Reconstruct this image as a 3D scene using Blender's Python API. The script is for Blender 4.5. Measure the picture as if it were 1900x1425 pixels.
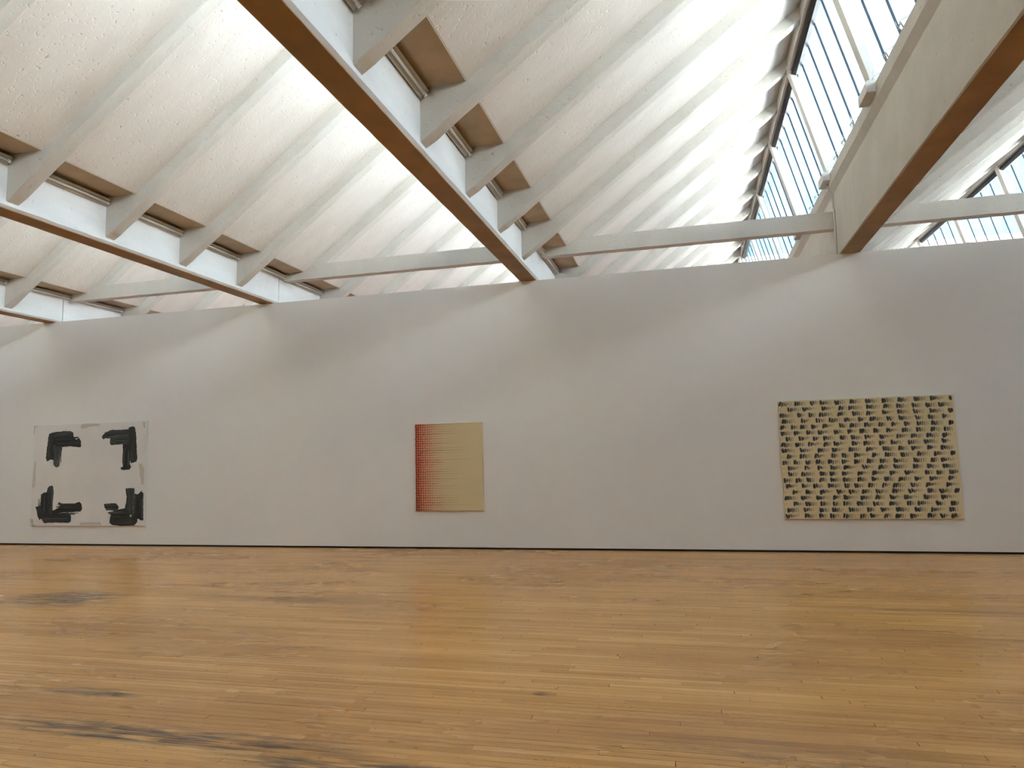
import bpy, math, random
from mathutils import Matrix, Vector

for _o in list(bpy.data.objects):
    bpy.data.objects.remove(_o, do_unlink=True)
SC = bpy.context.scene
COL = SC.collection

# ------------------------------------------------------------------ camera
IMG_W, IMG_H, F_PX = 1900.0, 1425.0, 1290.673
CAM_POS = Vector((0.0, -11.6798, 1.6))
CAM_R = Vector((0.968514, 0.247748, -0.024532))
CAM_U = Vector((0.048807, -0.092322, 0.994532))
CAM_F = Vector((-0.244128, 0.964416, 0.101507))
cd = bpy.data.cameras.new('camera')
cd.sensor_fit = 'HORIZONTAL'
cd.sensor_width = 36.0
cd.lens = F_PX / IMG_W * 36.0
cd.clip_start, cd.clip_end = 0.05, 300
cam = bpy.data.objects.new('camera', cd)
COL.objects.link(cam)
cam.matrix_world = Matrix((
    (CAM_R.x, CAM_U.x, -CAM_F.x, CAM_POS.x),
    (CAM_R.y, CAM_U.y, -CAM_F.y, CAM_POS.y),
    (CAM_R.z, CAM_U.z, -CAM_F.z, CAM_POS.z),
    (0, 0, 0, 1)))
SC.camera = cam

# ------------------------------------------------------------------ sky, sun, exposure
SKY_STRENGTH = 0.45
SUN_STRENGTH = 8.5
EXPOSURE = 2.9
w = bpy.data.worlds.new('sky')
SC.world = w
w.use_nodes = True
wn, wl = w.node_tree.nodes, w.node_tree.links
wn.clear()
w_out = wn.new('ShaderNodeOutputWorld')
w_bg = wn.new('ShaderNodeBackground')
w_tc = wn.new('ShaderNodeTexCoord')
w_no = wn.new('ShaderNodeTexNoise')
w_no.inputs['Scale'].default_value = 5.0
w_no.inputs['Detail'].default_value = 5.0
w_rp = wn.new('ShaderNodeValToRGB')
w_rp.color_ramp.elements[0].position = 0.38
w_rp.color_ramp.elements[0].color = (0.27, 0.50, 0.80, 1)
w_rp.color_ramp.elements[1].position = 0.62
w_rp.color_ramp.elements[1].color = (0.46, 0.66, 0.86, 1)
wl.new(w_tc.outputs['Generated'], w_no.inputs['Vector'])
wl.new(w_no.outputs['Fac'], w_rp.inputs['Fac'])
wl.new(w_rp.outputs['Color'], w_bg.inputs['Color'])
w_bg.inputs['Strength'].default_value = SKY_STRENGTH
wl.new(w_bg.outputs['Background'], w_out.inputs['Surface'])

sd = bpy.data.lights.new('sun', 'SUN')
sd.energy = SUN_STRENGTH
sd.angle = math.radians(3)
sd.color = (1.0, 0.97, 0.93)
sun = bpy.data.objects.new('sun', sd)
COL.objects.link(sun)
sun.location = (-12, -3, 25)
# the sun stands behind the sawteeth: it strikes the sloped roofs, never the glazing
sun.rotation_euler = Vector((0.66, 0.12, -0.74)).to_track_quat('-Z', 'Y').to_euler()

SC.view_settings.view_transform = 'Standard'
SC.view_settings.look = 'None'
SC.view_settings.gamma = 1.0
SC.view_settings.use_curve_mapping = False
SC.view_settings.exposure = EXPOSURE
SC.cycles.max_bounces = 8
SC.cycles.diffuse_bounces = 6
SC.cycles.glossy_bounces = 2
SC.cycles.transparent_max_bounces = 16
SC.cycles.use_denoising = True
SC.cycles.adaptive_threshold = 0.05
SC.cycles.caustics_reflective = False
SC.cycles.caustics_refractive = False
SC.cycles.blur_glossy = 1.0
SC.cycles.sample_clamp_indirect = 3.0

# ------------------------------------------------------------------ helpers
def mesh_data(name, verts, faces, mat=None, smooth=False):
    me = bpy.data.meshes.new(name)
    me.from_pydata([tuple(v) for v in verts], [], faces)
    me.update()
    if mat:
        me.materials.append(mat)
    if smooth:
        me.polygons.foreach_set('use_smooth', [True] * len(me.polygons))
    return me

def place(name, me, parent=None, loc=(0, 0, 0)):
    o = bpy.data.objects.new(name, me)
    COL.objects.link(o)
    o.location = loc
    if parent:
        o.parent = parent
    return o

def empty(name, loc=(0, 0, 0), parent=None):
    o = bpy.data.objects.new(name, None)
    o.empty_display_size = 0.2
    COL.objects.link(o)
    o.location = loc
    if parent:
        o.parent = parent
    return o

def tag(o, label=None, cat=None, group=None, kind=None):
    if label: o['label'] = label
    if cat: o['category'] = cat
    if group: o['group'] = group
    if kind: o['kind'] = kind
    return o

def box_vf(x0, x1, y0, y1, z0, z1):
    v = [(x0, y0, z0), (x1, y0, z0), (x1, y1, z0), (x0, y1, z0),
         (x0, y0, z1), (x1, y0, z1), (x1, y1, z1), (x0, y1, z1)]
    f = [(0, 3, 2, 1), (4, 5, 6, 7), (0, 1, 5, 4), (1, 2, 6, 5), (2, 3, 7, 6), (3, 0, 4, 7)]
    return v, f

def box(name, x0, x1, y0, y1, z0, z1, mat, parent=None):
    return place(name, mesh_data(name, *box_vf(x0, x1, y0, y1, z0, z1), mat), parent)

def extrude_y(profile, ys, jit=0.0, seed=1):
    """profile: closed list of (x, z), given clockwise seen from -y reversed; ys: stations along y"""
    rnd = random.Random(seed)
    n = len(profile)
    v, f = [], []
    for y in ys:
        for (x, z) in profile:
            v.append((x + rnd.uniform(-jit, jit), y, z + rnd.uniform(-jit, jit)))
    for s in range(len(ys) - 1):
        a, b = s * n, (s + 1) * n
        for i in range(n):
            k = (i + 1) % n
            f.append((a + i, a + k, b + k, b + i))
    f.append(tuple(reversed(range(n))))
    f.append(tuple(range((len(ys) - 1) * n, len(ys) * n)))
    return v, f

def fix_normals(me):
    import bmesh
    bm = bmesh.new(); bm.from_mesh(me)
    bmesh.ops.recalc_face_normals(bm, faces=bm.faces)
    bm.to_mesh(me); bm.free()
    return me

def frange(a, b, step):
    n = max(1, int(round((b - a) / step)))
    return [a + (b - a) * i / n for i in range(n + 1)]

# ------------------------------------------------------------------ materials
def new_mat(name):
    m = bpy.data.materials.new(name)
    m.use_nodes = True
    nt = m.node_tree
    b = nt.nodes['Principled BSDF']
    return m, nt, b

def N(nt, typ, **kw):
    n = nt.nodes.new(typ)
    for k, v in kw.items():
        if k in n.inputs.keys():
            n.inputs[k].default_value = v
        else:
            setattr(n, k, v)
    return n

def world_pos(nt, scale=(1, 1, 1), offset=None):
    g = N(nt, 'ShaderNodeNewGeometry')
    mp = N(nt, 'ShaderNodeMapping')
    mp.inputs['Scale'].default_value = scale
    nt.links.new(g.outputs['Position'], mp.inputs['Vector'])
    return mp.outputs['Vector']

def noise(nt, vec, scale, detail=4.0, rough=0.55):
    n = N(nt, 'ShaderNodeTexNoise')
    n.inputs['Scale'].default_value = scale
    n.inputs['Detail'].default_value = detail
    n.inputs['Roughness'].default_value = rough
    nt.links.new(vec, n.inputs['Vector'])
    return n.outputs['Fac']

def ramp(nt, fac, stops):
    r = N(nt, 'ShaderNodeValToRGB')
    e = r.color_ramp.elements
    while len(e) < len(stops):
        e.new(0.5)
    for el, (p, c) in zip(e, stops):
        el.position = p
        el.color = c if len(c) == 4 else (*c, 1)
    nt.links.new(fac, r.inputs['Fac'])
    return r.outputs['Color']

def mixc(nt, fac, a, b, mode='MIX'):
    m = N(nt, 'ShaderNodeMix', data_type='RGBA', blend_type=mode)
    for sock, val in ((m.inputs['Factor'], fac), (m.inputs['A'], a), (m.inputs['B'], b)):
        pass
    def put(idx, val):
        s = m.inputs[idx]
        if hasattr(val, 'is_output'):
            nt.links.new(val, s)
        else:
            s.default_value = val if not isinstance(val, tuple) or len(val) == 4 else (*val, 1)
    put(0, fac); put(6, a); put(7, b)
    return m.outputs[2]

def math_n(nt, op, a, b=None, clamp=False, c=None):
    m = N(nt, 'ShaderNodeMath', operation=op, use_clamp=clamp)
    for i, v in enumerate((a, b, c)):
        if v is None: continue
        if hasattr(v, 'is_output'):
            nt.links.new(v, m.inputs[i])
        else:
            m.inputs[i].default_value = v
    return m.outputs[0]

def bump(nt, b, height, strength, dist=0.01, prev=None):
    n = N(nt, 'ShaderNodeBump')
    n.inputs['Strength'].default_value = strength
    n.inputs['Distance'].default_value = dist
    nt.links.new(height, n.inputs['Height'])
    if prev is not None:
        nt.links.new(prev, n.inputs['Normal'])
    nt.links.new(n.outputs['Normal'], b.inputs['Normal'])
    return n.outputs['Normal']

def concrete(name, c0, c1, pit=0.6, grain=0.35, rough=0.75, along=(1, 1, 1)):
    """painted, board-marked concrete: colour only drifts a little, the relief is bump"""
    m, nt, b = new_mat(name)
    pos = world_pos(nt)
    st = world_pos(nt, along)
    g = noise(nt, st, 3.2, 4, 0.62)
    col = ramp(nt, g, [(0.35, c0), (0.65, c1)])
    b.inputs['Roughness'].default_value = rough
    b.inputs['Specular IOR Level'].default_value = 0.25
    if pit > 0.1:
        nz = noise(nt, pos, 22, 2, 0.5)
        speck = ramp(nt, nz, [(0.70, (1, 1, 1)), (0.78, (0.72, 0.66, 0.60))])
        col = mixc(nt, 1.0, col, speck, 'MULTIPLY')
        hgt = math_n(nt, 'SUBTRACT', math_n(nt, 'MULTIPLY', g, grain * 2), math_n(nt, 'MULTIPLY', math_n(nt, 'SUBTRACT', nz, 0.60, True), pit * 3))
        bump(nt, b, hgt, 0.5, 0.02)
    nt.links.new(col, b.inputs['Base Color'])
    return m

def plain(name, col, rough=0.5, metal=0.0, vary=0.06, scale=6.0):
    m, nt, b = new_mat(name)
    c0 = tuple(max(0, c * (1 - vary)) for c in col)
    c1 = tuple(min(1, c * (1 + vary)) for c in col)
    nt.links.new(ramp(nt, noise(nt, world_pos(nt), scale, 4), [(0.35, c0), (0.65, c1)]), b.inputs['Base Color'])
    b.inputs['Roughness'].default_value = rough
    b.inputs['Metallic'].default_value = metal
    return m

M_BEAM = concrete('painted_concrete_beam', (0.72, 0.715, 0.70), (0.79, 0.785, 0.77), 0.25, 0.25, along=(1, 0.35, 1))
M_BEAMSIDE = concrete('darker_painted_concrete', (0.49, 0.46, 0.40), (0.545, 0.51, 0.45), 0.3, 0.25, along=(1, 0.5, 0.6))
M_RIB = concrete('painted_concrete_joist', (0.60, 0.565, 0.505), (0.66, 0.625, 0.565), 0.7, 0.35, along=(0.5, 1, 0.5))
M_SLAB = concrete('painted_concrete_slab', (0.69, 0.635, 0.575), (0.74, 0.685, 0.625), 0.9, 0.22, along=(0.6, 1.3, 0.6))
M_BEAMBOARD = plain('brown_stained_beam_board', (0.33, 0.185, 0.075), 0.6, vary=0.14, scale=2.5)
M_SOFFIT = plain('tan_soffit_board', (0.50, 0.38, 0.25), 0.7, vary=0.10, scale=3)
M_WALL = concrete('white_gallery_wall', (0.765, 0.735, 0.695), (0.78, 0.75, 0.71), 0.03, 0.03, 0.6)
M_BACKWALL = plain('white_wall_plaster', (0.80, 0.77, 0.72), 0.8)
M_ROOF = plain('pale_roof_membrane', (0.74, 0.76, 0.78), 0.8)
M_DARK = plain('dark_frame_metal', (0.025, 0.023, 0.025), 0.35, 0.5)
M_BAR = plain('dark_glazing_bar', (0.05, 0.055, 0.065), 0.4, 0.3)
M_GAP = plain('black_shadow_gap', (0.012, 0.010, 0.009), 0.8)
M_HOUSING = plain('beige_enamel_housing', (0.55, 0.50, 0.42), 0.45)
M_TUBE = plain('white_lamp_tube', (0.86, 0.86, 0.84), 0.2, vary=0.01)
M_CLIP = plain('painted_metal_clip', (0.50, 0.46, 0.40), 0.6)
M_FLOOR2 = plain('warm_far_floor', (0.62, 0.31, 0.21), 0.5)

def glass_mat():
    m, nt, b = new_mat('dusty_glass')
    nt.nodes.remove(b)
    out = nt.nodes['Material Output']
    pos = world_pos(nt, (1, 1, 0.5))
    dirt = ramp(nt, noise(nt, pos, 3.5, 6, 0.65), [(0.30, (0.80, 0.88, 0.90)), (0.70, (0.95, 0.97, 0.98))])
    tr = N(nt, 'ShaderNodeBsdfTransparent')
    nt.links.new(dirt, tr.inputs['Color'])
    gl = N(nt, 'ShaderNodeBsdfGlossy')
    gl.inputs['Roughness'].default_value = 0.05
    lw = N(nt, 'ShaderNodeLayerWeight')
    fac = math_n(nt, 'MULTIPLY_ADD', math_n(nt, 'POWER', lw.outputs['Facing'], 5.0), 0.25, c=0.02)
    mx = N(nt, 'ShaderNodeMixShader')
    nt.links.new(fac, mx.inputs[0])
    nt.links.new(tr.outputs[0], mx.inputs[1])
    nt.links.new(gl.outputs[0], mx.inputs[2])
    nt.links.new(mx.outputs[0], out.inputs['Surface'])
    return m
M_GLASS = glass_mat()

def wood(name, island):
    m, nt, b = new_mat(name)
    if island:
        rnd = N(nt, 'ShaderNodeNewGeometry').outputs['Random Per Island']
    else:
        rnd = N(nt, 'ShaderNodeObjectInfo').outputs['Random']
    # each strip: its own tone, its own stretch of grain
    g = N(nt, 'ShaderNodeNewGeometry')
    off = N(nt, 'ShaderNodeCombineXYZ')
    nt.links.new(math_n(nt, 'MULTIPLY', rnd, 37.0), off.inputs[2])
    add = N(nt, 'ShaderNodeVectorMath', operation='ADD')
    nt.links.new(g.outputs['Position'], add.inputs[0])
    nt.links.new(off.outputs[0], add.inputs[1])
    mp = N(nt, 'ShaderNodeMapping')
    mp.inputs['Scale'].default_value = (1.6, 42, 1)
    nt.links.new(add.outputs[0], mp.inputs['Vector'])
    grain = noise(nt, mp.outputs['Vector'], 1.0, 6, 0.6)
    tone = ramp(nt, rnd, [(0.0, (0.55, 0.268, 0.078)), (0.3, (0.62, 0.312, 0.094)), (0.75, (0.665, 0.342, 0.108)), (1.0, (0.73, 0.395, 0.138))])
    col = mixc(nt, 1.0, tone, ramp(nt, grain, [(0.28, (0.74, 0.69, 0.64)), (0.45, (0.96, 0.95, 0.94)), (0.72, (1.05, 1.05, 1.04))]), 'MULTIPLY')
    # broad wear: ambered and greyed areas
    big = noise(nt, world_pos(nt, (0.35, 1.1, 1)), 0.9, 4)
    col = mixc(nt, 1.0, col, ramp(nt, big, [(0.35, (0.84, 0.80, 0.80)), (0.6, (1.03, 1.02, 1.0))]), 'MULTIPLY')
    # nail holes, dents
    mp2 = world_pos(nt, (26, 48, 1))
    dents = ramp(nt, noise(nt, mp2, 1.0, 1, 0.3), [(0.755, (1, 1, 1)), (0.78, (0.2, 0.16, 0.13))])
    col = mixc(nt, 0.8, col, mixc(nt, 1.0, col, dents, 'MULTIPLY'))
    # dark stains with shapes of their own, in world metres
    sp = N(nt, 'ShaderNodeSeparateXYZ')
    nt.links.new(g.outputs['Position'], sp.inputs[0])
    nz = math_n(nt, 'SUBTRACT', noise(nt, world_pos(nt, (2.4, 20, 1)), 1.0, 4, 0.6), 0.36, True)
    def blob(cx, cy, rx, ry, strength):
        dx = math_n(nt, 'POWER', math_n(nt, 'MULTIPLY_ADD', sp.outputs[0], 1 / rx, c=-cx / rx), 2)
        dy = math_n(nt, 'POWER', math_n(nt, 'MULTIPLY_ADD', sp.outputs[1], 1 / ry, c=-cy / ry), 2)
        d = math_n(nt, 'SUBTRACT', 1.0, math_n(nt, 'ADD', dx, dy), True)
        return math_n(nt, 'MULTIPLY', d, strength)
    mask = None
    for args in [(-3.1, -8.03, 1.6, 0.16, 5.5), (-1.6, -8.22, 1.2, 0.14, 6.0), (-7.45, -4.65, 0.9, 0.55, 6.5),
                 (-1.03, -6.93, 0.10, 0.05, 12.0), (-8.6, -5.0, 0.8, 0.25, 6.0), (-4.2, -7.45, 0.5, 0.10, 5.0),
                 (0.4, -7.6, 1.3, 0.22, 2.0), (-4.6, -4.3, 1.6, 0.22, 2.4), (2.2, -4.0, 1.6, 0.2, 2.0)]:
        s = blob(*args)
        mask = s if mask is None else math_n(nt, 'MAXIMUM', mask, s)
    mask = math_n(nt, 'MULTIPLY', mask, nz, True)
    col = mixc(nt, math_n(nt, 'MULTIPLY', mask, 0.78), col, (0.062, 0.044, 0.036, 1))
    nt.links.new(col, b.inputs['Base Color'])
    rg = ramp(nt, big, [(0.3, (0.30,) * 3), (0.7, (0.22,) * 3)])
    nt.links.new(rg, b.inputs['Roughness'])
    b.inputs['Specular IOR Level'].default_value = 0.34
    bump(nt, b, grain, 0.08, 0.002)
    return m
M_PLANK = wood('maple_strip', False)
M_PLANKS = wood('maple_strips', True)

def paint_mat():
    m, nt, b = new_mat('dried_paint')
    a = N(nt, 'ShaderNodeVertexColor')
    a.layer_name = 'pigment'
    st = noise(nt, world_pos(nt, (9, 1, 9)), 3.0, 5, 0.7)
    col = mixc(nt, 1.0, a.outputs['Color'], ramp(nt, st, [(0.3, (0.85, 0.85, 0.85)), (0.7, (1.1, 1.1, 1.1))]), 'MULTIPLY')
    nt.links.new(col, b.inputs['Base Color'])
    b.inputs['Roughness'].default_value = 0.55
    return m
M_PAINT = paint_mat()

def canvas_mat(name, c0, c1, weave=900):
    m, nt, b = new_mat(name)
    col = ramp(nt, noise(nt, world_pos(nt), 2.2, 5), [(0.35, c0), (0.65, c1)])
    nt.links.new(col, b.inputs['Base Color'])
    b.inputs['Roughness'].default_value = 0.8
    b.inputs['Specular IOR Level'].default_value = 0.2
    bump(nt, b, noise(nt, world_pos(nt), weave, 1), 0.08, 0.002)
    return m

# ------------------------------------------------------------------ building dimensions (metres)
PITCH = 5.21                    # sawtooth bay, beam to beam
BAYS = range(-3, 3)             # bay 0 hangs over the camera
FACE = -2.453                   # right face of the beam that opens bay 0
RIB = 1.4345                    # joist spacing
RIB_W = 0.17
Y0, Y1 = -16.0, 14.0
KS = range(-11, 10)             # joists; number 0 stands over the gallery wall
def rib_y(k): return 0.28 + RIB * k
XL, XR = -18.40, 13.0
WALL_TOP = 4.6315

# ------------------------------------------------------------------ floor
floor = box('floor', XL, XR, Y0, 0.20, -0.12, -0.024, M_GAP)
tag(floor, 'worn strip maple floor running up to the white gallery wall', 'floor', kind='structure')
rnd = random.Random(11)
def proj_area(x0, x1, y0, y1):
    pts = []
    for x, y in ((x0, y0), (x1, y0), (x1, y1), (x0, y1)):
        d = Vector((x, y, 0)) - CAM_POS
        z = d.dot(CAM_F)
        if z < 0.3: return -1
        px = IMG_W / 2 + F_PX * d.dot(CAM_R) / z
        py = IMG_H / 2 - F_PX * d.dot(CAM_U) / z
        pts.append((min(max(px, 0), IMG_W), min(max(py, 0), IMG_H)))
    a = 0
    for i in range(4):
        (xa, ya), (xb, yb) = pts[i], pts[(i + 1) % 4]
        a += xa * yb - xb * ya
    return abs(a) / 2
PW = 0.061
strips = []
row_y = -0.004
while row_y > Y0 + PW:
    cuts = [XL + 0.01]
    x = XL + rnd.uniform(0.2, 1.6)
    while x < XR - 0.3:
        cuts.append(x)
        x += rnd.choice([rnd.uniform(0.45, 1.1), rnd.uniform(0.9, 2.4)])
    if row_y > -5.2:            # a straight seam crosses the strips here
        cuts = [c for c in cuts if abs(c + 7.42) > 0.25] + [-7.42]
        cuts.sort()
    cuts.append(XR - 0.01)
    gap = rnd.uniform(0.0010, 0.0020) if rnd.random() < 0.66 else rnd.uniform(0.003, 0.0065)
    for a, b in zip(cuts[:-1], cuts[1:]):
        g = gap if rnd.random() < 0.55 else rnd.choice([0.0010, 0.0014, 0.002, 0.0045])
        e = rnd.choice([0.0010, 0.0016, 0.0024, 0.005])
        strips.append((a, b - e, row_y - PW + g, row_y, rnd.uniform(-0.0005, 0.0004)))
    row_y -= PW
strips = [(proj_area(*s[:4]), s) for s in strips]
strips.sort(key=lambda t: -t[0])
prof = [(-.5, 0), (-.5, .93), (-.478, 1), (.478, 1), (.5, .93), (.5, 0)]
pv = [(sx, y, z) for sx in (-.5, .5) for y, z in prof]
pf = [(i, i + 6, i + 7, i + 1) for i in range(5)] + [tuple(range(6)), tuple(reversed(range(6, 12)))]
plank_me = fix_normals(mesh_data('plank', pv, pf, M_PLANK))
for _, (a, b, c, d, h) in strips[:300]:
    o = place('plank', plank_me, floor, ((a + b) / 2, (c + d) / 2, -0.022))
    o.scale = (b - a, d - c, 0.022 + h)
v, f = [], []
for _, (a, b, c, d, h) in strips[300:]:
    n = len(v)
    for sx in (a, b):
        for y, z in prof:
            v.append((sx, (c + d) / 2 + y * (d - c), -0.022 + z * (0.022 + h)))
    f += [tuple(n + i for i in q) for q in pf]
tag(place('plank_field', fix_normals(mesh_data('plank_field', v, f, M_PLANKS)), floor), kind='stuff')

far_floor = box('floor', XL, XR, 0.20, Y1, -0.12, -0.004, M_FLOOR2)
tag(far_floor, 'warm wooden floor of the gallery beyond the white wall', 'floor', kind='structure')

# ------------------------------------------------------------------ walls
wall = box('wall_front', XL, XR, 0.0, 0.20, 0.030, WALL_TOP, M_WALL)
tag(wall, 'long white gallery wall that stops below the roof beams', 'wall', kind='structure')
bb = box('baseboard_front', XL, XR, 0.012, 0.188, -0.02, 0.031, M_GAP)
tag(bb, 'black shadow gap along the foot of the white wall', 'baseboard', kind='structure')
for nm, args, lab in (
        ('wall_left', (XL - 0.3, XL, Y0, Y1, -0.12, 5.28), 'white wall closing the left end of the gallery'),
        ('wall_right', (XR, XR + 0.3, Y0, Y1, -0.12, 5.28), 'white wall closing the right end of the gallery'),
        ('wall_back', (XL - 0.3, XR + 0.3, Y0 - 0.3, Y0, -0.12, 8.45), 'white wall behind the viewer'),
        ('wall_beyond', (XL - 0.3, XR + 0.3, Y1, Y1 + 0.3, -0.12, 8.45), 'white end wall of the gallery beyond')):
    tag(box(nm, *args, M_BACKWALL), lab, 'wall', kind='structure')

# ------------------------------------------------------------------ roof: beams, joists, panels
ceiling = empty('ceiling')
tag(ceiling, 'white painted concrete sawtooth roof on deep beams and slanting joists', 'ceiling', kind='structure')

# beam section, x measured from its right face
beam_prof = [(-0.305, 4.645), (-0.034, 4.645), (0.0, 4.676), (0.0, 5.30), (-0.05, 5.50), (-0.20, 5.52), (-0.22, 5.90),
             (-0.22, 5.97), (-0.377, 5.97), (-0.377, 5.785), (-0.319, 5.665), (-0.319, 4.658)]
near_me = fix_normals(mesh_data('beam', *extrude_y(beam_prof, frange(Y0, 0.146, 0.16), 0.0022, 3), M_BEAM))
far_me = fix_normals(mesh_data('beam', *extrude_y(beam_prof, frange(0.166, Y1, 0.30), 0.0022, 4), M_BEAM))
for me in (near_me, far_me):        # the side under the gutter gets a darker, tanner tone
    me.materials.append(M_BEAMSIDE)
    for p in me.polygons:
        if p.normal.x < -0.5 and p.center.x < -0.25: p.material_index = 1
# a brown board is fixed under every beam
board_prof = [(-0.309, 4.637), (-0.030, 4.637), (-0.030, 4.648), (-0.309, 4.648)]
board_me = fix_normals(mesh_data('beam_board', *extrude_y(board_prof, frange(Y0, Y1, 0.2), 0.0015, 6), M_BEAMBOARD))
for j in list(BAYS) + [3]:
    place('beam_board', board_me, ceiling, (FACE + PITCH * j, 0, 0))
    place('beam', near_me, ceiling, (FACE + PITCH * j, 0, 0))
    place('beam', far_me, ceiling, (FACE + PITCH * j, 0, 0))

S0, S1 = Vector((-1.97, 0, 5.275)), Vector((1.90, 0, 8.160))      # underside of the slab
B0, B1 = Vector((FACE - 0.01, 0, 4.692)), Vector((1.90, 0, 7.945))  # underside of the joist

def joist_mesh(seed, floor_z=0.0):
    r = random.Random(seed)
    v, f = [], []
    n = 34
    for i in range(n + 1):
        t = i / n
        bx = B0.x + (B1.x - B0.x) * t
        bz = B0.z + (B1.z - B0.z) * t
        if i == 0:
            bz += 0.02
        bz = max(bz, floor_z)
        tz = max(5.30, S0.z + (bx - S0.x) * (S1.z - S0.z) / (S1.x - S0.x) + 0.03)
        c = lambda s: r.uniform(-s, s) if r.random() < 0.8 else r.uniform(-2.2 * s, 2.2 * s)
        q = 0.0035
        v += [(bx, 0.006, tz), (bx, 0.0 + c(q), bz + 0.012), (bx, 0.012 + c(q), bz + c(q) * 0.7), (bx, RIB_W - 0.012 + c(q), bz + c(q) * 0.7), (bx, RIB_W + c(q), bz + 0.012), (bx, RIB_W - 0.006, tz)]
    m = 6
    for i in range(n):
        a, b = i * m, (i + 1) * m
        for k in range(m):
            kk = (k + 1) % m
            f.append((a + k, a + kk, b + kk, b + k))
    f.append(tuple(range(m)))
    f.append(tuple(range(n * m, n * m + m)))
    return fix_normals(mesh_data('joist', v, f, M_RIB))
joists = [joist_mesh(s) for s in range(4)]
frame_joist = joist_mesh(7, 5.16)       # over the wall the joist runs into the tie beam

def slant_box(name, p0, p1, y0, y1, th, mat):
    d = (p1 - p0)
    nrm = Vector((-d.z, 0, d.x)).normalized() * th
    v = []
    for y in (y0, y1):
        for p in (p0, p1, p1 + nrm, p0 + nrm):
            v.append((p.x, y, p.z))
    f = [(0, 1, 2, 3), (7, 6, 5, 4), (0, 4, 5, 1), (1, 5, 6, 2), (2, 6, 7, 3), (3, 7, 4, 0)]
    return fix_normals(mesh_data(name, v, f, mat))
panel_me = slant_box('slab_panel', S0, S1, RIB_W - 0.01, RIB + 0.01, 0.04, M_SLAB)
soffit_me = fix_normals(mesh_data('soffit_board', *box_vf(FACE + 0.001, S0.x + 0.012, RIB_W - 0.003, RIB + 0.003, 5.281, 5.299), M_SOFFIT))
shell_prof = [(FACE - 0.12, 5.302), (S0.x - 0.02, 5.302), (1.98, 8.262), (2.10, 8.262), (2.10, 8.42), (1.90, 8.42), (S0.x - 0.02, 5.50), (FACE - 0.12, 5.50)]
shell_me = fix_normals(mesh_data('roof_shell', *extrude_y(shell_prof, [Y0, Y1]), M_ROOF))
ridge_me = fix_normals(mesh_data('ridge_beam', *extrude_y([(1.895, 7.875), (2.075, 7.875), (2.075, 8.27), (1.895, 8.27)], frange(Y0, Y1, 0.5), 0.0015, 9), M_RIB))
for j in BAYS:
    ox = PITCH * j
    place('roof_shell', shell_me, ceiling, (ox, 0, 0))
    place('ridge_beam', ridge_me, ceiling, (ox, 0, 0))
    for k in KS:
        y = rib_y(k)
        place('joist', frame_joist if k == 0 else joists[(k * 3 + j) % 4], ceiling, (ox, y, 0))
        place('slab_panel', panel_me, ceiling, (ox, y, 0))
        place('soffit_board', soffit_me, ceiling, (ox, y, 0))
    place('slab_panel', panel_me, ceiling, (ox, rib_y(-12), 0))
# tie beams over the wall
def tie_mesh(seed):
    r = random.Random(seed)
    v, f = [], []
    xs = [FACE - 0.01, FACE + 0.03, FACE + 0.10] + frange(FACE + 0.2, FACE + PITCH - 0.30, 0.15)
    for i, x in enumerate(xs):
        lift = (0.07, 0.02, 0.0)[i] if i < 3 else 0.0
        c = lambda: r.uniform(-0.003, 0.003)
        v += [(x, 0.272, 5.41 + c()), (x, 0.272 + c(), 5.125 + lift + c()), (x, 0.455, 5.125 + lift + c()), (x, 0.455, 5.41)]
    for i in range(len(xs) - 1):
        for k in range(4):
            kk = (k + 1) % 4
            f.append((i * 4 + k, i * 4 + kk, i * 4 + 4 + kk, i * 4 + 4 + k))
    f += [(0, 1, 2, 3), tuple(range(len(v) - 4, len(v)))]
    return fix_normals(mesh_data('tie_beam', v, f, M_RIB))
tie_me = tie_mesh(5)
for j in BAYS:
    place('tie_beam', tie_me, ceiling, (PITCH * j, 0, 0))

# ------------------------------------------------------------------ sawtooth glazing
def gx(z): return 2.060 + 0.262 * (7.86 - z)        # the raked plane of the glass
PANE = 2 * RIB / 5
ZB, ZT = 5.935, 7.90
def raked(name, y0, y1, z0, z1, dx0, dx1, mat):
    v = []
    for y in (y0, y1):
        for z, d in ((z0, dx0), (z0, dx1), (z1, dx1), (z1, dx0)):
            v.append((gx(z) + d, y, z))
    f = [(0, 1, 2, 3), (7, 6, 5, 4), (0, 4, 5, 1), (1, 5, 6, 2), (2, 6, 7, 3), (3, 7, 4, 0)]
    return fix_normals(mesh_data(name, v, f, mat))
pane_me = raked('pane', 0.006, PANE - 0.006, ZB, ZT, 0.008, 0.014, M_GLASS)
wide_pane_me = raked('pane', 0.0, 2 * RIB, ZB, ZT, 0.008, 0.014, M_GLASS)
bar_me = raked('glazing_bar', -0.007, 0.007, ZB - 0.01, ZT, -0.004, 0.022, M_BAR)
post_me = raked('post', -0.09, 0.075, 5.96, 7.96, -0.165, -0.065, M_RIB)
sill_me = fix_normals(mesh_data('sill', *extrude_y([(2.39, 5.966), (2.66, 5.966), (2.66, 5.93), (2.39, 5.93)], [Y0, Y1]), M_RIB))
bracket_me = fix_normals(mesh_data('post_foot', *extrude_y([(2.272, 5.862), (2.46, 5.855), (2.46, 6.01), (2.29, 6.01), (2.272, 5.99)], [-0.235, 0.165]), M_RIB))
head_me = fix_normals(mesh_data('head_frame', *extrude_y([(1.935, 7.865), (1.935, 7.80), (2.0, 7.775), (2.065, 7.80), (2.065, 7.872)], [0.075, 2 * RIB - 0.09]), M_DARK))

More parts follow.
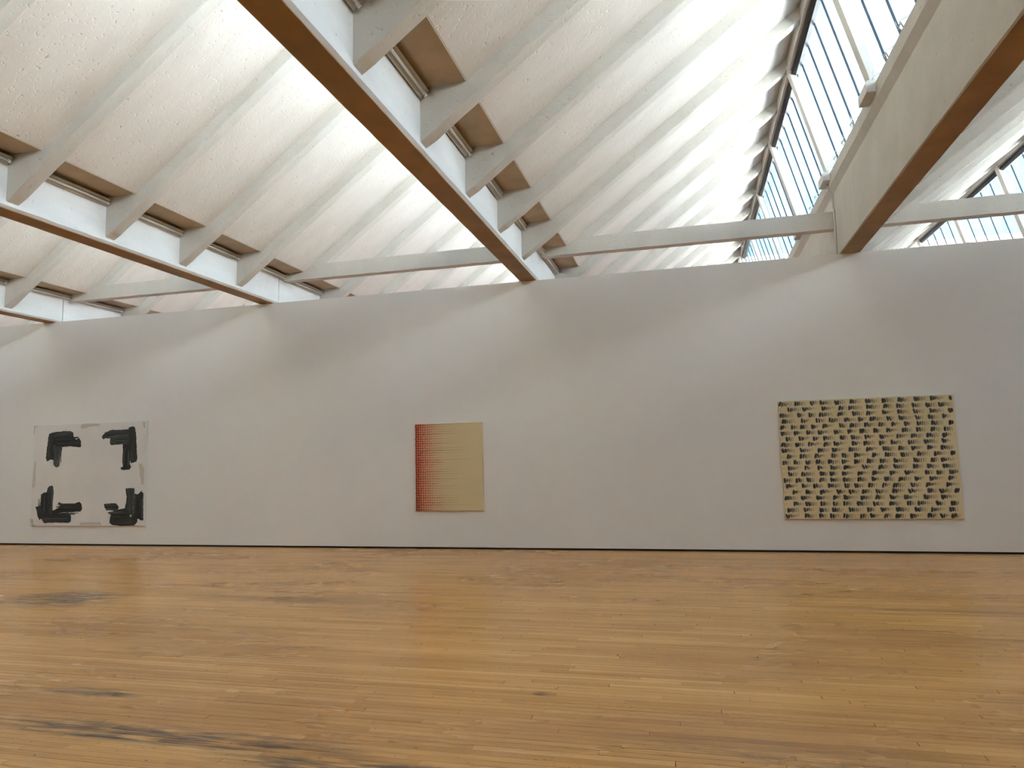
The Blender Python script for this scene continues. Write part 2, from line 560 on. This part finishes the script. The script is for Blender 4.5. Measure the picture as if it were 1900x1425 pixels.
def clip_mesh():
    """twisted two-prong sheet-metal glazing clip on a wire hook"""
    v, f = [], []
    def strip(pts, w):
        n = len(v)
        for (x, y, z), (wx, wy, wz) in pts:
            v.append((x - wx * w, y - wy * w, z - wz * w)); v.append((x + wx * w, y + wy * w, z + wz * w))
            v.append((x - wx * w + .004, y - wy * w + .004, z - wz * w)); v.append((x + wx * w + .004, y + wy * w + .004, z + wz * w))
        for i in range(len(pts) - 1):
            a = n + i * 4
            f.extend([(a, a + 1, a + 5, a + 4), (a + 2, a + 6, a + 7, a + 3), (a, a + 4, a + 6, a + 2), (a + 1, a + 3, a + 7, a + 5)])
    strip([((0, 0, 0), (0, 1, 0)), ((-.012, 0.01, .035), (0, 1, .3)), ((-.03, -.01, .06), (0, .8, -.5)), ((-.02, -.035, .10), (0, .3, .2))], .013)
    strip([((-.03, .05, .03), (0, .2, 1)), ((-.02, .02, .055), (0, .4, .9)), ((-.03, -.02, .045), (0, .2, 1)), ((-.045, -.055, .085), (0, .1, .3))], .012)
    strip([((-.01, .03, .0), (0, 1, .2)), ((-.035, .045, .045), (0, .8, .4)), ((-.05, .035, .085), (0, .2, .2))], .010)
    strip([((-.02, 0, .07), (0, .3, 1)), ((.05, -.02, .09), (0, .3, 1)), ((.10, -.06, .10), (0, .3, 1))], .003)
    return fix_normals(mesh_data('glazing_clip', v, f, M_CLIP))
clip_me = clip_mesh()

win_labels = {0: 'raked north-light glazing above the middle bay, left of the big right-hand beam',
              1: 'raked north-light glazing at the far right, beyond the big right-hand beam',
              -1: 'raked glazing of the bay left of the middle beam', -2: 'raked glazing of the second bay from the left',
              -3: 'raked glazing of the leftmost bay', 2: 'raked glazing of the rightmost bay'}
for idx, j in enumerate([0, 1, -1, -2, -3, 2]):
    ox = PITCH * j
    win = empty('window_%d' % (idx + 1), (ox, 0, 0))
    tag(win, win_labels[j], 'window', kind='structure')
    place('sill', sill_me, win)
    for k in range(-12, 10, 2):
        y = rib_y(k)
        if y > Y0:
            place('post', post_me, win, (0, y, 0))
            place('post_foot', bracket_me, win, (0, y, 0))
        if y + 2 * RIB < Y1 and y > Y0 - 3:
            place('head_frame', head_me, win, (0, y, 0))
        if j in (0, 1):
            for n in range(5):
                yb = y - 0.28 + n * PANE
                if yb < Y0 or yb + PANE > Y1: continue
                place('pane', pane_me, win, (0, yb, 0))
                b = place('glazing_bar', bar_me, win, (0, yb, 0))
                if j == 0 and -7.5 < yb < 3.2:
                    place('glazing_clip', clip_me, b, (2.388, 0.06, 5.962)).scale = (1.35, 1.35, 1.35)
        elif Y0 - 3 < y and y + 2 * RIB < Y1 + 3:
            place('pane', wide_pane_me, win, (0, y - 0.28, 0))

# ------------------------------------------------------------------ strip lamps tucked under the soffit
def lamp_meshes():
    L0, L1 = RIB_W + 0.025, RIB - 0.022
    ux, uz = 0.766, 0.643           # across the tilted reflector
    nx, nz = -0.643, 0.766          # up and back, towards the beam
    cx, cz = FACE + 0.060, 5.192
    def P(a, b): return (cx + ux * a + nx * b, cz + uz * a + nz * b)
    prof_h = [P(-0.056, -0.010), P(-0.018, 0.004), P(0.018, 0.004), P(0.056, -0.010), P(0.058, 0.012), P(0.03, 0.036), P(-0.03, 0.036), P(-0.058, 0.012)]
    hv, hf = extrude_y(prof_h, [L0, L1])
    house = fix_normals(mesh_data('housing', hv, hf, M_HOUSING))
    tv, tf = [], []
    n = 12
    c = P(0, -0.016)
    for y in (L0 + 0.03, L1 - 0.03):
        for i in range(n):
            a = 2 * math.pi * i / n
            tv.append((c[0] + 0.014 * math.cos(a), y, c[1] + 0.014 * math.sin(a)))
    tf = [(i, (i + 1) % n, n + (i + 1) % n, n + i) for i in range(n)] + [tuple(range(n)), tuple(range(n, 2 * n))]
    tube = fix_normals(mesh_data('tube', tv, tf, M_TUBE, True))
    hold = []
    for y in (L0 + 0.012, L1 - 0.036):
        pr = [P(-0.016, -0.034), P(0.016, -0.034), P(0.02, 0.006), P(-0.02, 0.006)]
        hold.append(fix_normals(mesh_data('lamp_holder', *extrude_y(pr, [y, y + 0.024]), M_TUBE)))
    br = fix_normals(mesh_data('bracket', *extrude_y([P(-0.012, 0.034), P(0.012, 0.034), P(0.012, 0.075), P(-0.012, 0.075)], [(L0 + L1) / 2 - 0.02, (L0 + L1) / 2 + 0.02]), M_HOUSING))
    return house, tube, hold, br
L_house, L_tube, L_hold, L_br = lamp_meshes()
ordinal = ['nearest the wall', 'second out from the wall', 'third out from the wall', 'fourth out from the wall', 'fifth out from the wall', 'sixth out from the wall']
beam_words = {0: 'the thick middle beam', -1: 'the second beam from the left', -2: 'the leftmost beam'}
for j, ks in ((0, range(-6, 1)), (-1, range(-5, 1)), (-2, range(-2, 1))):
    for k in ks:
        t = empty('strip_lamp', (PITCH * j, rib_y(k), 0))
        where = 'just beyond the wall top' if k == 0 else ordinal[-k - 1]
        tag(t, 'unlit fluorescent strip lamp on %s, %s' % (beam_words[j], where), 'lamp', 'strip lamps along the beams')
        hs = place('housing', L_house, t)
        place('tube', L_tube, t)
        for h in L_hold: place('lamp_holder', h, hs)
        place('bracket', L_br, hs)

# ------------------------------------------------------------------ conduits on the right-hand beam
def tube_path(name, pts, r, mat, n=8):
    v, f = [], []
    P = [Vector(p) for p in pts]
    for i, p in enumerate(P):
        d = (P[min(i + 1, len(P) - 1)] - P[max(i - 1, 0)]).normalized()
        a = d.cross(Vector((0, 1, 0))).normalized()
        b = d.cross(a).normalized()
        for q in range(n):
            t = 2 * math.pi * q / n
            v.append(p + a * (r * math.cos(t)) + b * (r * math.sin(t)))
    for i in range(len(P) - 1):
        for q in range(n):
            f.append((i * n + q, i * n + (q + 1) % n, (i + 1) * n + (q + 1) % n, (i + 1) * n + q))
    f += [tuple(range(n)), tuple(range((len(P) - 1) * n, len(P) * n))]
    return fix_normals(mesh_data(name, v, f, mat, True))
DX = FACE + PITCH - 0.319
for yy, lab, up in ((0.200, 'thin painted conduit running up to the post foot on the right-hand beam', 5.86), (0.165, 'thin short painted conduit beside the taller one on the right-hand beam', 5.42)):
    pts = [(DX - 0.014, yy, 4.60), (DX - 0.014, yy, min(up, 5.64))]
    if up > 5.6: pts += [(DX - 0.072, yy, 5.77), (DX - 0.072, yy, up)]
    o = place('conduit', tube_path('conduit', pts, 0.012, M_RIB))
    tag(o, lab, 'conduit')

# ------------------------------------------------------------------ paintings
FRONT = -0.040
def canvas_obj(rect, mat, parent):
    x0, x1, z0, z1 = rect
    c = 0.004
    v, f = [], []
    for y, d in ((-0.002, 0), (FRONT + c, 0), (FRONT, c)):
        v += [(x0 + d, y, z0 + d), (x1 - d, y, z0 + d), (x1 - d, y, z1 - d), (x0 + d, y, z1 - d)]
    for s in (0, 4):
        for i in range(4):
            k = (i + 1) % 4
            f.append((s + i, s + k, s + 4 + k, s + 4 + i))
    f += [(0, 1, 2, 3), (8, 9, 10, 11)]
    return place('canvas', fix_normals(mesh_data('canvas', v, f, mat)), parent)

class Strokes:
    """flat dabs of paint lying on a canvas, each a low fan with its own pigment"""
    def __init__(self): self.v, self.f, self.c = [], [], []
    def poly(self, pts, col, y, dome=0.0006, edge=None):
        n = len(self.v)
        cx = sum(p[0] for p in pts) / len(pts); cz = sum(p[1] for p in pts) / len(pts)
        self.v.append((cx, y - dome, cz)); self.c.append(col)
        for p in pts:
            self.v.append((p[0], y, p[1])); self.c.append(edge or col)
        m = len(pts)
        for i in range(m):
            self.f.append((n, n + 1 + i, n + 1 + (i + 1) % m))
    def build(self, name, parent):
        me = mesh_data(name, self.v, self.f, M_PAINT)
        at = me.color_attributes.new('pigment', 'FLOAT_COLOR', 'POINT')
        at.data.foreach_set('color', [x for c in self.c for x in (*c, 1.0)])
        return place(name, me, parent)
def lerp(a, b, t): return tuple(p + (q - p) * t for p, q in zip(a, b))

# 1: pale square canvas with a dark brush mark in each corner
R1 = (-13.2706, -10.4688, 0.3895, 2.456)
p1 = empty('painting', ((R1[0] + R1[1]) / 2, 0, R1[2]))
tag(p1, 'pale canvas with four dark green-black corner brush marks, leftmost on the wall', 'painting', 'canvases on the gallery wall')
def local(o, par):
    o.location = Vector(o.location) - par.location
    return o
M_CAN1 = canvas_mat('pale_primed_canvas', (0.71, 0.67, 0.625), (0.75, 0.71, 0.665))
local(canvas_obj(R1, M_CAN1, p1), p1)
MARKS = {
'TL' : [[(0.14, 0.913), (0.181, 0.925), (0.196, 0.648), (0.163, 0.654), (0.13, 0.637), (0.119, 0.669), (0.127, 0.791)], [(0.182, 0.789), (0.267, 0.786), (0.259, 0.723), (0.249, 0.66), (0.244, 0.584), (0.22, 0.574), (0.196, 0.588), (0.191, 0.68)], [(0.161, 0.915), (0.252, 0.931), (0.334, 0.929), (0.359, 0.913), (0.362, 0.872), (0.18, 0.852)], [(0.176, 0.862), (0.36, 0.881), (0.386, 0.844), (0.414, 0.859), (0.431, 0.825), (0.433, 0.771), (0.397, 0.768), (0.356, 0.778), (0.266, 0.775), (0.182, 0.789)]] ,
'TR' : [[(0.618, 0.871), (0.641, 0.901), (0.692, 0.925), (0.783, 0.924), (0.857, 0.927), (0.859, 0.852), (0.769, 0.855), (0.687, 0.841), (0.651, 0.847), (0.628, 0.835), (0.615, 0.848)], [(0.689, 0.85), (0.859, 0.861), (0.865, 0.777), (0.756, 0.781), (0.701, 0.777), (0.688, 0.797)], [(0.845, 0.94), (0.876, 0.952), (0.899, 0.942), (0.91, 0.885), (0.92, 0.744), (0.927, 0.64), (0.92, 0.61), (0.878, 0.598), (0.857, 0.624), (0.849, 0.782)], [(0.799, 0.78), (0.861, 0.786), (0.866, 0.589), (0.879, 0.563), (0.864, 0.537), (0.825, 0.531), (0.79, 0.541), (0.787, 0.557), (0.805, 0.569)]] ,
'BL' : [[(0.138, 0.336), (0.157, 0.385), (0.181, 0.395), (0.198, 0.384), (0.206, 0.321), (0.2, 0.241), (0.197, 0.104), (0.168, 0.108), (0.15, 0.251)], [(0.089, 0.309), (0.118, 0.33), (0.159, 0.326), (0.172, 0.108), (0.087, 0.059), (0.07, 0.082), (0.044, 0.189), (0.086, 0.198)], [(0.245, 0.232), (0.257, 0.233), (0.303, 0.214), (0.392, 0.213), (0.439, 0.237), (0.456, 0.212), (0.464, 0.164), (0.451, 0.14), (0.379, 0.134), (0.273, 0.13), (0.201, 0.095), (0.191, 0.143), (0.247, 0.174), (0.267, 0.187)], [(0.09, 0.091), (0.192, 0.108), (0.314, 0.125), (0.338, 0.132), (0.368, 0.098), (0.37, 0.046), (0.35, 0.03), (0.236, 0.033), (0.126, 0.028), (0.108, 0.059)]] ,
'BR' : [[(0.834, 0.356), (0.876, 0.362), (0.911, 0.353), (0.912, 0.311), (0.895, 0.105), (0.856, 0.114), (0.835, 0.174), (0.848, 0.26)], [(0.916, 0.307), (0.943, 0.298), (0.969, 0.332), (0.987, 0.31), (0.992, 0.058), (0.973, 0.054), (0.946, 0.071), (0.923, 0.045), (0.892, 0.088)], [(0.651, 0.21), (0.725, 0.218), (0.76, 0.214), (0.785, 0.179), (0.774, 0.153), (0.72, 0.149), (0.664, 0.167)], [(0.687, 0.128), (0.774, 0.153), (0.835, 0.17), (0.883, 0.114), (0.876, 0.08), (0.745, 0.08), (0.721, 0.106)], [(0.71, 0.089), (0.884, 0.088), (0.946, 0.058), (0.943, 0.037), (0.921, 0.007), (0.832, 0.001), (0.739, 0.007), (0.708, 0.028)]] ,
'ST' : [[(0.425, 0.991), (0.462, 0.998), (0.534, 0.999), (0.607, 0.987), (0.583, 0.97), (0.503, 0.965), (0.455, 0.951), (0.423, 0.95)], [(0.017, 0.649), (0.03, 0.64), (0.035, 0.405), (0.012, 0.369), (0.0, 0.378)], [(0.939, 0.596), (0.962, 0.595), (0.987, 0.543), (0.987, 0.396), (0.968, 0.388), (0.95, 0.5)], [(0.447, 0.033), (0.542, 0.037), (0.629, 0.037), (0.638, 0.007), (0.448, 0.006)], [(-0.004, 0.999), (0.036, 0.999), (0.008, 0.974), (0.002, 0.914), (-0.003, 0.915)], [(0.964, 0.992), (0.987, 0.991), (0.986, 0.925), (0.973, 0.943)], [(0.003, 0.068), (0.022, 0.064), (0.031, 0.015), (0.077, 0.002), (0.006, -0.001)]] ,

}
def to_xz(uv): return (R1[0] + uv[0] * (R1[1] - R1[0]), R1[2] + uv[1] * (R1[3] - R1[2]))
def rough_edge(P, step, amp, r):
    out = []
    for i in range(len(P)):
        a, b = P[i], P[(i + 1) % len(P)]
        L = math.hypot(b[0] - a[0], b[1] - a[1])
        n = max(1, int(L / step))
        for q in range(n):
            t = q / n
            out.append((a[0] + (b[0] - a[0]) * t + r.uniform(-amp, amp), a[1] + (b[1] - a[1]) * t + r.uniform(-amp, amp)))
    return out
rs = random.Random(4)
inks = [(0.014, 0.017, 0.017), (0.022, 0.026, 0.026), (0.009, 0.011, 0.013), (0.034, 0.040, 0.036), (0.018, 0.021, 0.022)]
def ear_clip_mesh(P):
    from mathutils.geometry import tessellate_polygon
    return tessellate_polygon([[Vector((x, z, 0)) for x, z in P]])
def flat_poly(S, P, col, y):
    n = len(S.v)
    for x, z in P:
        S.v.append((x, y, z)); S.c.append(col)
    for t in ear_clip_mesh(P):
        S.f.append(tuple(n + i for i in t))
def streaks(S, P, col, y, r, vertical):
    """bristle streaks inside a stroke, following its length"""
    xs = [p[0] for p in P]; zs = [p[1] for p in P]
    x0, x1, z0, z1 = min(xs), max(xs), min(zs), max(zs)
    for i in range(9):
        a = r.uniform(0.12, 0.88); s = r.uniform(0.05, 0.3); e = r.uniform(0.6, 0.95); wd = r.uniform(0.004, 0.016)
        c = lerp(col, (0.085, 0.092, 0.080), r.uniform(0.2, 1.0)) if r.random() < 0.5 else lerp(col, (0.004, 0.005, 0.006), 0.8)
        if vertical:
            x = x0 + a * (x1 - x0)
            S.poly([(x - wd, z0 + s * (z1 - z0)), (x + wd, z0 + (s + .03) * (z1 - z0)), (x + wd * .6, z0 + e * (z1 - z0)), (x - wd * .8, z0 + (e - .04) * (z1 - z0))], c, y)
        else:
            z = z0 + a * (z1 - z0)
            S.poly([(x0 + s * (x1 - x0), z - wd), (x0 + e * (x1 - x0), z - wd * .7), (x0 + (e - .03) * (x1 - x0), z + wd), (x0 + (s + .04) * (x1 - x0), z + wd * .8)], c, y)
for key in ('TL', 'TR', 'BL', 'BR'):
    S = Strokes()
    for i, poly in enumerate(MARKS[key]):
        P = rough_edge([to_xz(q) for q in poly], 0.03, 0.006, rs)
        col = inks[(i * 2 + len(key) + ord(key[0])) % 5]
        flat_poly(S, P, col, FRONT - 0.0008 - 0.0006 * i)
        xs = [p[0] for p in P]; zs = [p[1] for p in P]
        streaks(S, P if True else None, col, FRONT - 0.0010 - 0.0006 * i, rs, (max(zs) - min(zs)) > (max(xs) - min(xs)))
    local(S.build('brush_mark', p1), p1)
S = Strokes()
for poly in MARKS['ST']:
    flat_poly(S, rough_edge([to_xz(q) for q in poly], 0.03, 0.006, rs), lerp((0.60, 0.545, 0.48), (0.50, 0.43, 0.34), rs.random()), FRONT - 0.0006)
tag(local(S.build('tan_smudges', p1), p1), 'faint tan smudges along the canvas edges', kind='stuff')

# 2: upright cream canvas, red dots fading to the right
R2 = (-4.7515, -3.5033, 0.6562, 2.1884)
p2 = empty('painting', ((R2[0] + R2[1]) / 2, 0, R2[2]))
tag(p2, 'small upright cream canvas with rows of red dots fading rightwards', 'painting', 'canvases on the gallery wall')
def fade_canvas():
    m, nt, b = new_mat('cream_canvas_red_wash')
    g = N(nt, 'ShaderNodeNewGeometry')
    sp = N(nt, 'ShaderNodeSeparateXYZ')
    nt.links.new(g.outputs['Position'], sp.inputs[0])
    u = math_n(nt, 'DIVIDE', math_n(nt, 'SUBTRACT', sp.outputs[0], R2[0]), R2[1] - R2[0])
    u = math_n(nt, 'ADD', u, math_n(nt, 'MULTIPLY', math_n(nt, 'SUBTRACT', noise(nt, world_pos(nt, (2, 1, 12)), 2, 3), 0.5), 0.12))
    col = ramp(nt, u, [(0.0, (0.66, 0.12, 0.055)), (0.10, (0.74, 0.26, 0.14)), (0.28, (0.70, 0.43, 0.25)), (0.44, (0.66, 0.51, 0.29)), (1.0, (0.67, 0.54, 0.31))])
    nt.links.new(col, b.inputs['Base Color'])
    b.inputs['Roughness'].default_value = 0.8
    return m
local(canvas_obj(R2, fade_canvas(), p2), p2)
S = Strokes()
rd = random.Random(8)
W2, H2 = R2[1] - R2[0], R2[3] - R2[2]
rows = 37
for rI in range(rows):
    z = R2[2] + (rI + 0.5) / rows * H2
    reach = rd.uniform(0.24, 0.42)
    u = 0.012
    tail_end = rd.uniform(0.45, 1.0)
    while u < reach:
        t = u / reach
        col = lerp((0.17, 0.004, 0.003), (0.40, 0.21, 0.11), max(0, t - 0.2) / 0.8)
        rx, rz = 0.0200 * (1 - 0.30 * t), 0.0200 * (1 - 0.66 * t)
        cx, cz = R2[0] + u * W2 + rd.uniform(-.003, .003), z + rd.uniform(-.003, .003)
        S.poly([(cx + rx * math.cos(a) * rd.uniform(.8, 1.1), cz + rz * math.sin(a) * rd.uniform(.8, 1.1)) for a in [i * math.pi / 4 for i in range(8)]], col, FRONT - 0.0008, edge=lerp(col, (0.70, 0.30, 0.17), 0.12))
        u += 0.034 + rd.uniform(-.002, .002)
    base = (0.66, 0.525, 0.30)
    s = reach - 0.1
    while s < tail_end:
        e = min(tail_end, s + 0.08)
        c = lerp((0.40, 0.26, 0.14), base, min(1, (s - reach + 0.1) / (tail_end - reach + 0.1) * 1.3))
        S.poly([(R2[0] + s * W2, z - .0048), (R2[0] + e * W2, z - .004), (R2[0] + e * W2, z + .004), (R2[0] + s * W2, z + .0048)], c, FRONT - 0.0006, 0.0002)
        s = e
tag(local(S.build('red_dots', p2), p2), 'rows of dark red dots thinning to faint lines', kind='stuff')

# 3: wide cream canvas covered in rows of dark blue dabs
R3 = (1.367, 3.8312, 0.5065, 2.339)
p3 = empty('painting', ((R3[0] + R3[1]) / 2, 0, R3[2]))
tag(p3, 'wide cream canvas covered in rows of dark blue dabs, rightmost on the wall', 'painting', 'canvases on the gallery wall')
CREAM = (0.665, 0.545, 0.315)
local(canvas_obj(R3, canvas_mat('cream_canvas', (0.66, 0.54, 0.31), (0.73, 0.60, 0.365)), p3), p3)
S = Strokes()
rb = random.Random(21)
W3, H3 = R3[1] - R3[0], R3[3] - R3[2]
rows = 20
for rI in range(rows):
    zc = R3[3] - (rI + 0.56) / rows * H3 * 0.995
    x = R3[0] + rb.choice([0.03, 0.03, 0.06, 0.10, 0.15])
    if x > R3[0] + 0.05:
        for q in range(2):
            S.poly([(R3[0] + .012 + q * .02, zc - .02), (R3[0] + .020 + q * .02, zc - .02), (R3[0] + .022 + q * .02, zc + .02), (R3[0] + .012 + q * .02, zc + .02)], lerp((0.02, 0.03, 0.07), CREAM, 0.75), FRONT - 0.0006)
    while x < R3[1] - 0.035:
        n = rb.randint(4, 7)
        shrink = rb.random() < 0.35
        lean = rb.choice([-0.2, -0.06, 0, 0, 0.06, 0.22])
        for q in range(n):
            if x > R3[1] - 0.03: break
            t = q / (n - 0.2)
            strong = (1 - t) ** 1.0
            hh = (0.038 if q == 0 else 0.036 * rb.uniform(0.8, 1.05)) * ((1 - 0.55 * t) if shrink else 1)
            ww = (0.0205 if q == 0 else 0.0158 * (1 - 0.5 * t)) * rb.uniform(0.85, 1.15)
            col = lerp(CREAM, (0.006, 0.009, 0.030), min(1.0, 0.08 + 1.2 * strong))
            sl = lean * (1 - t) + rb.uniform(-.12, .12)
            cz = zc + rb.uniform(-.006, .006) + (0.010 * t if shrink else 0)
            pts = []
            for a in range(10):
                an = a * math.pi / 5
                px, pz = math.cos(an), math.sin(an)
                px = math.copysign(abs(px) ** 0.6, px); pz = math.copysign(abs(pz) ** 0.7, pz)
                zz = pz * hh * rb.uniform(.88, 1.08)
                pts.append((x + px * ww * rb.uniform(.75, 1.15) + sl * zz, cz + zz))
            S.poly(pts, col, FRONT - 0.0008, edge=lerp(col, CREAM, 0.12 if q < 2 else 0.3))
            x += rb.uniform(0.030, 0.036) if q == 0 else rb.uniform(0.024, 0.031)
        x += rb.uniform(0.02, 0.075)
tag(local(S.build('blue_dabs', p3), p3), 'dark blue dabs that fade group by group along each row', kind='stuff')
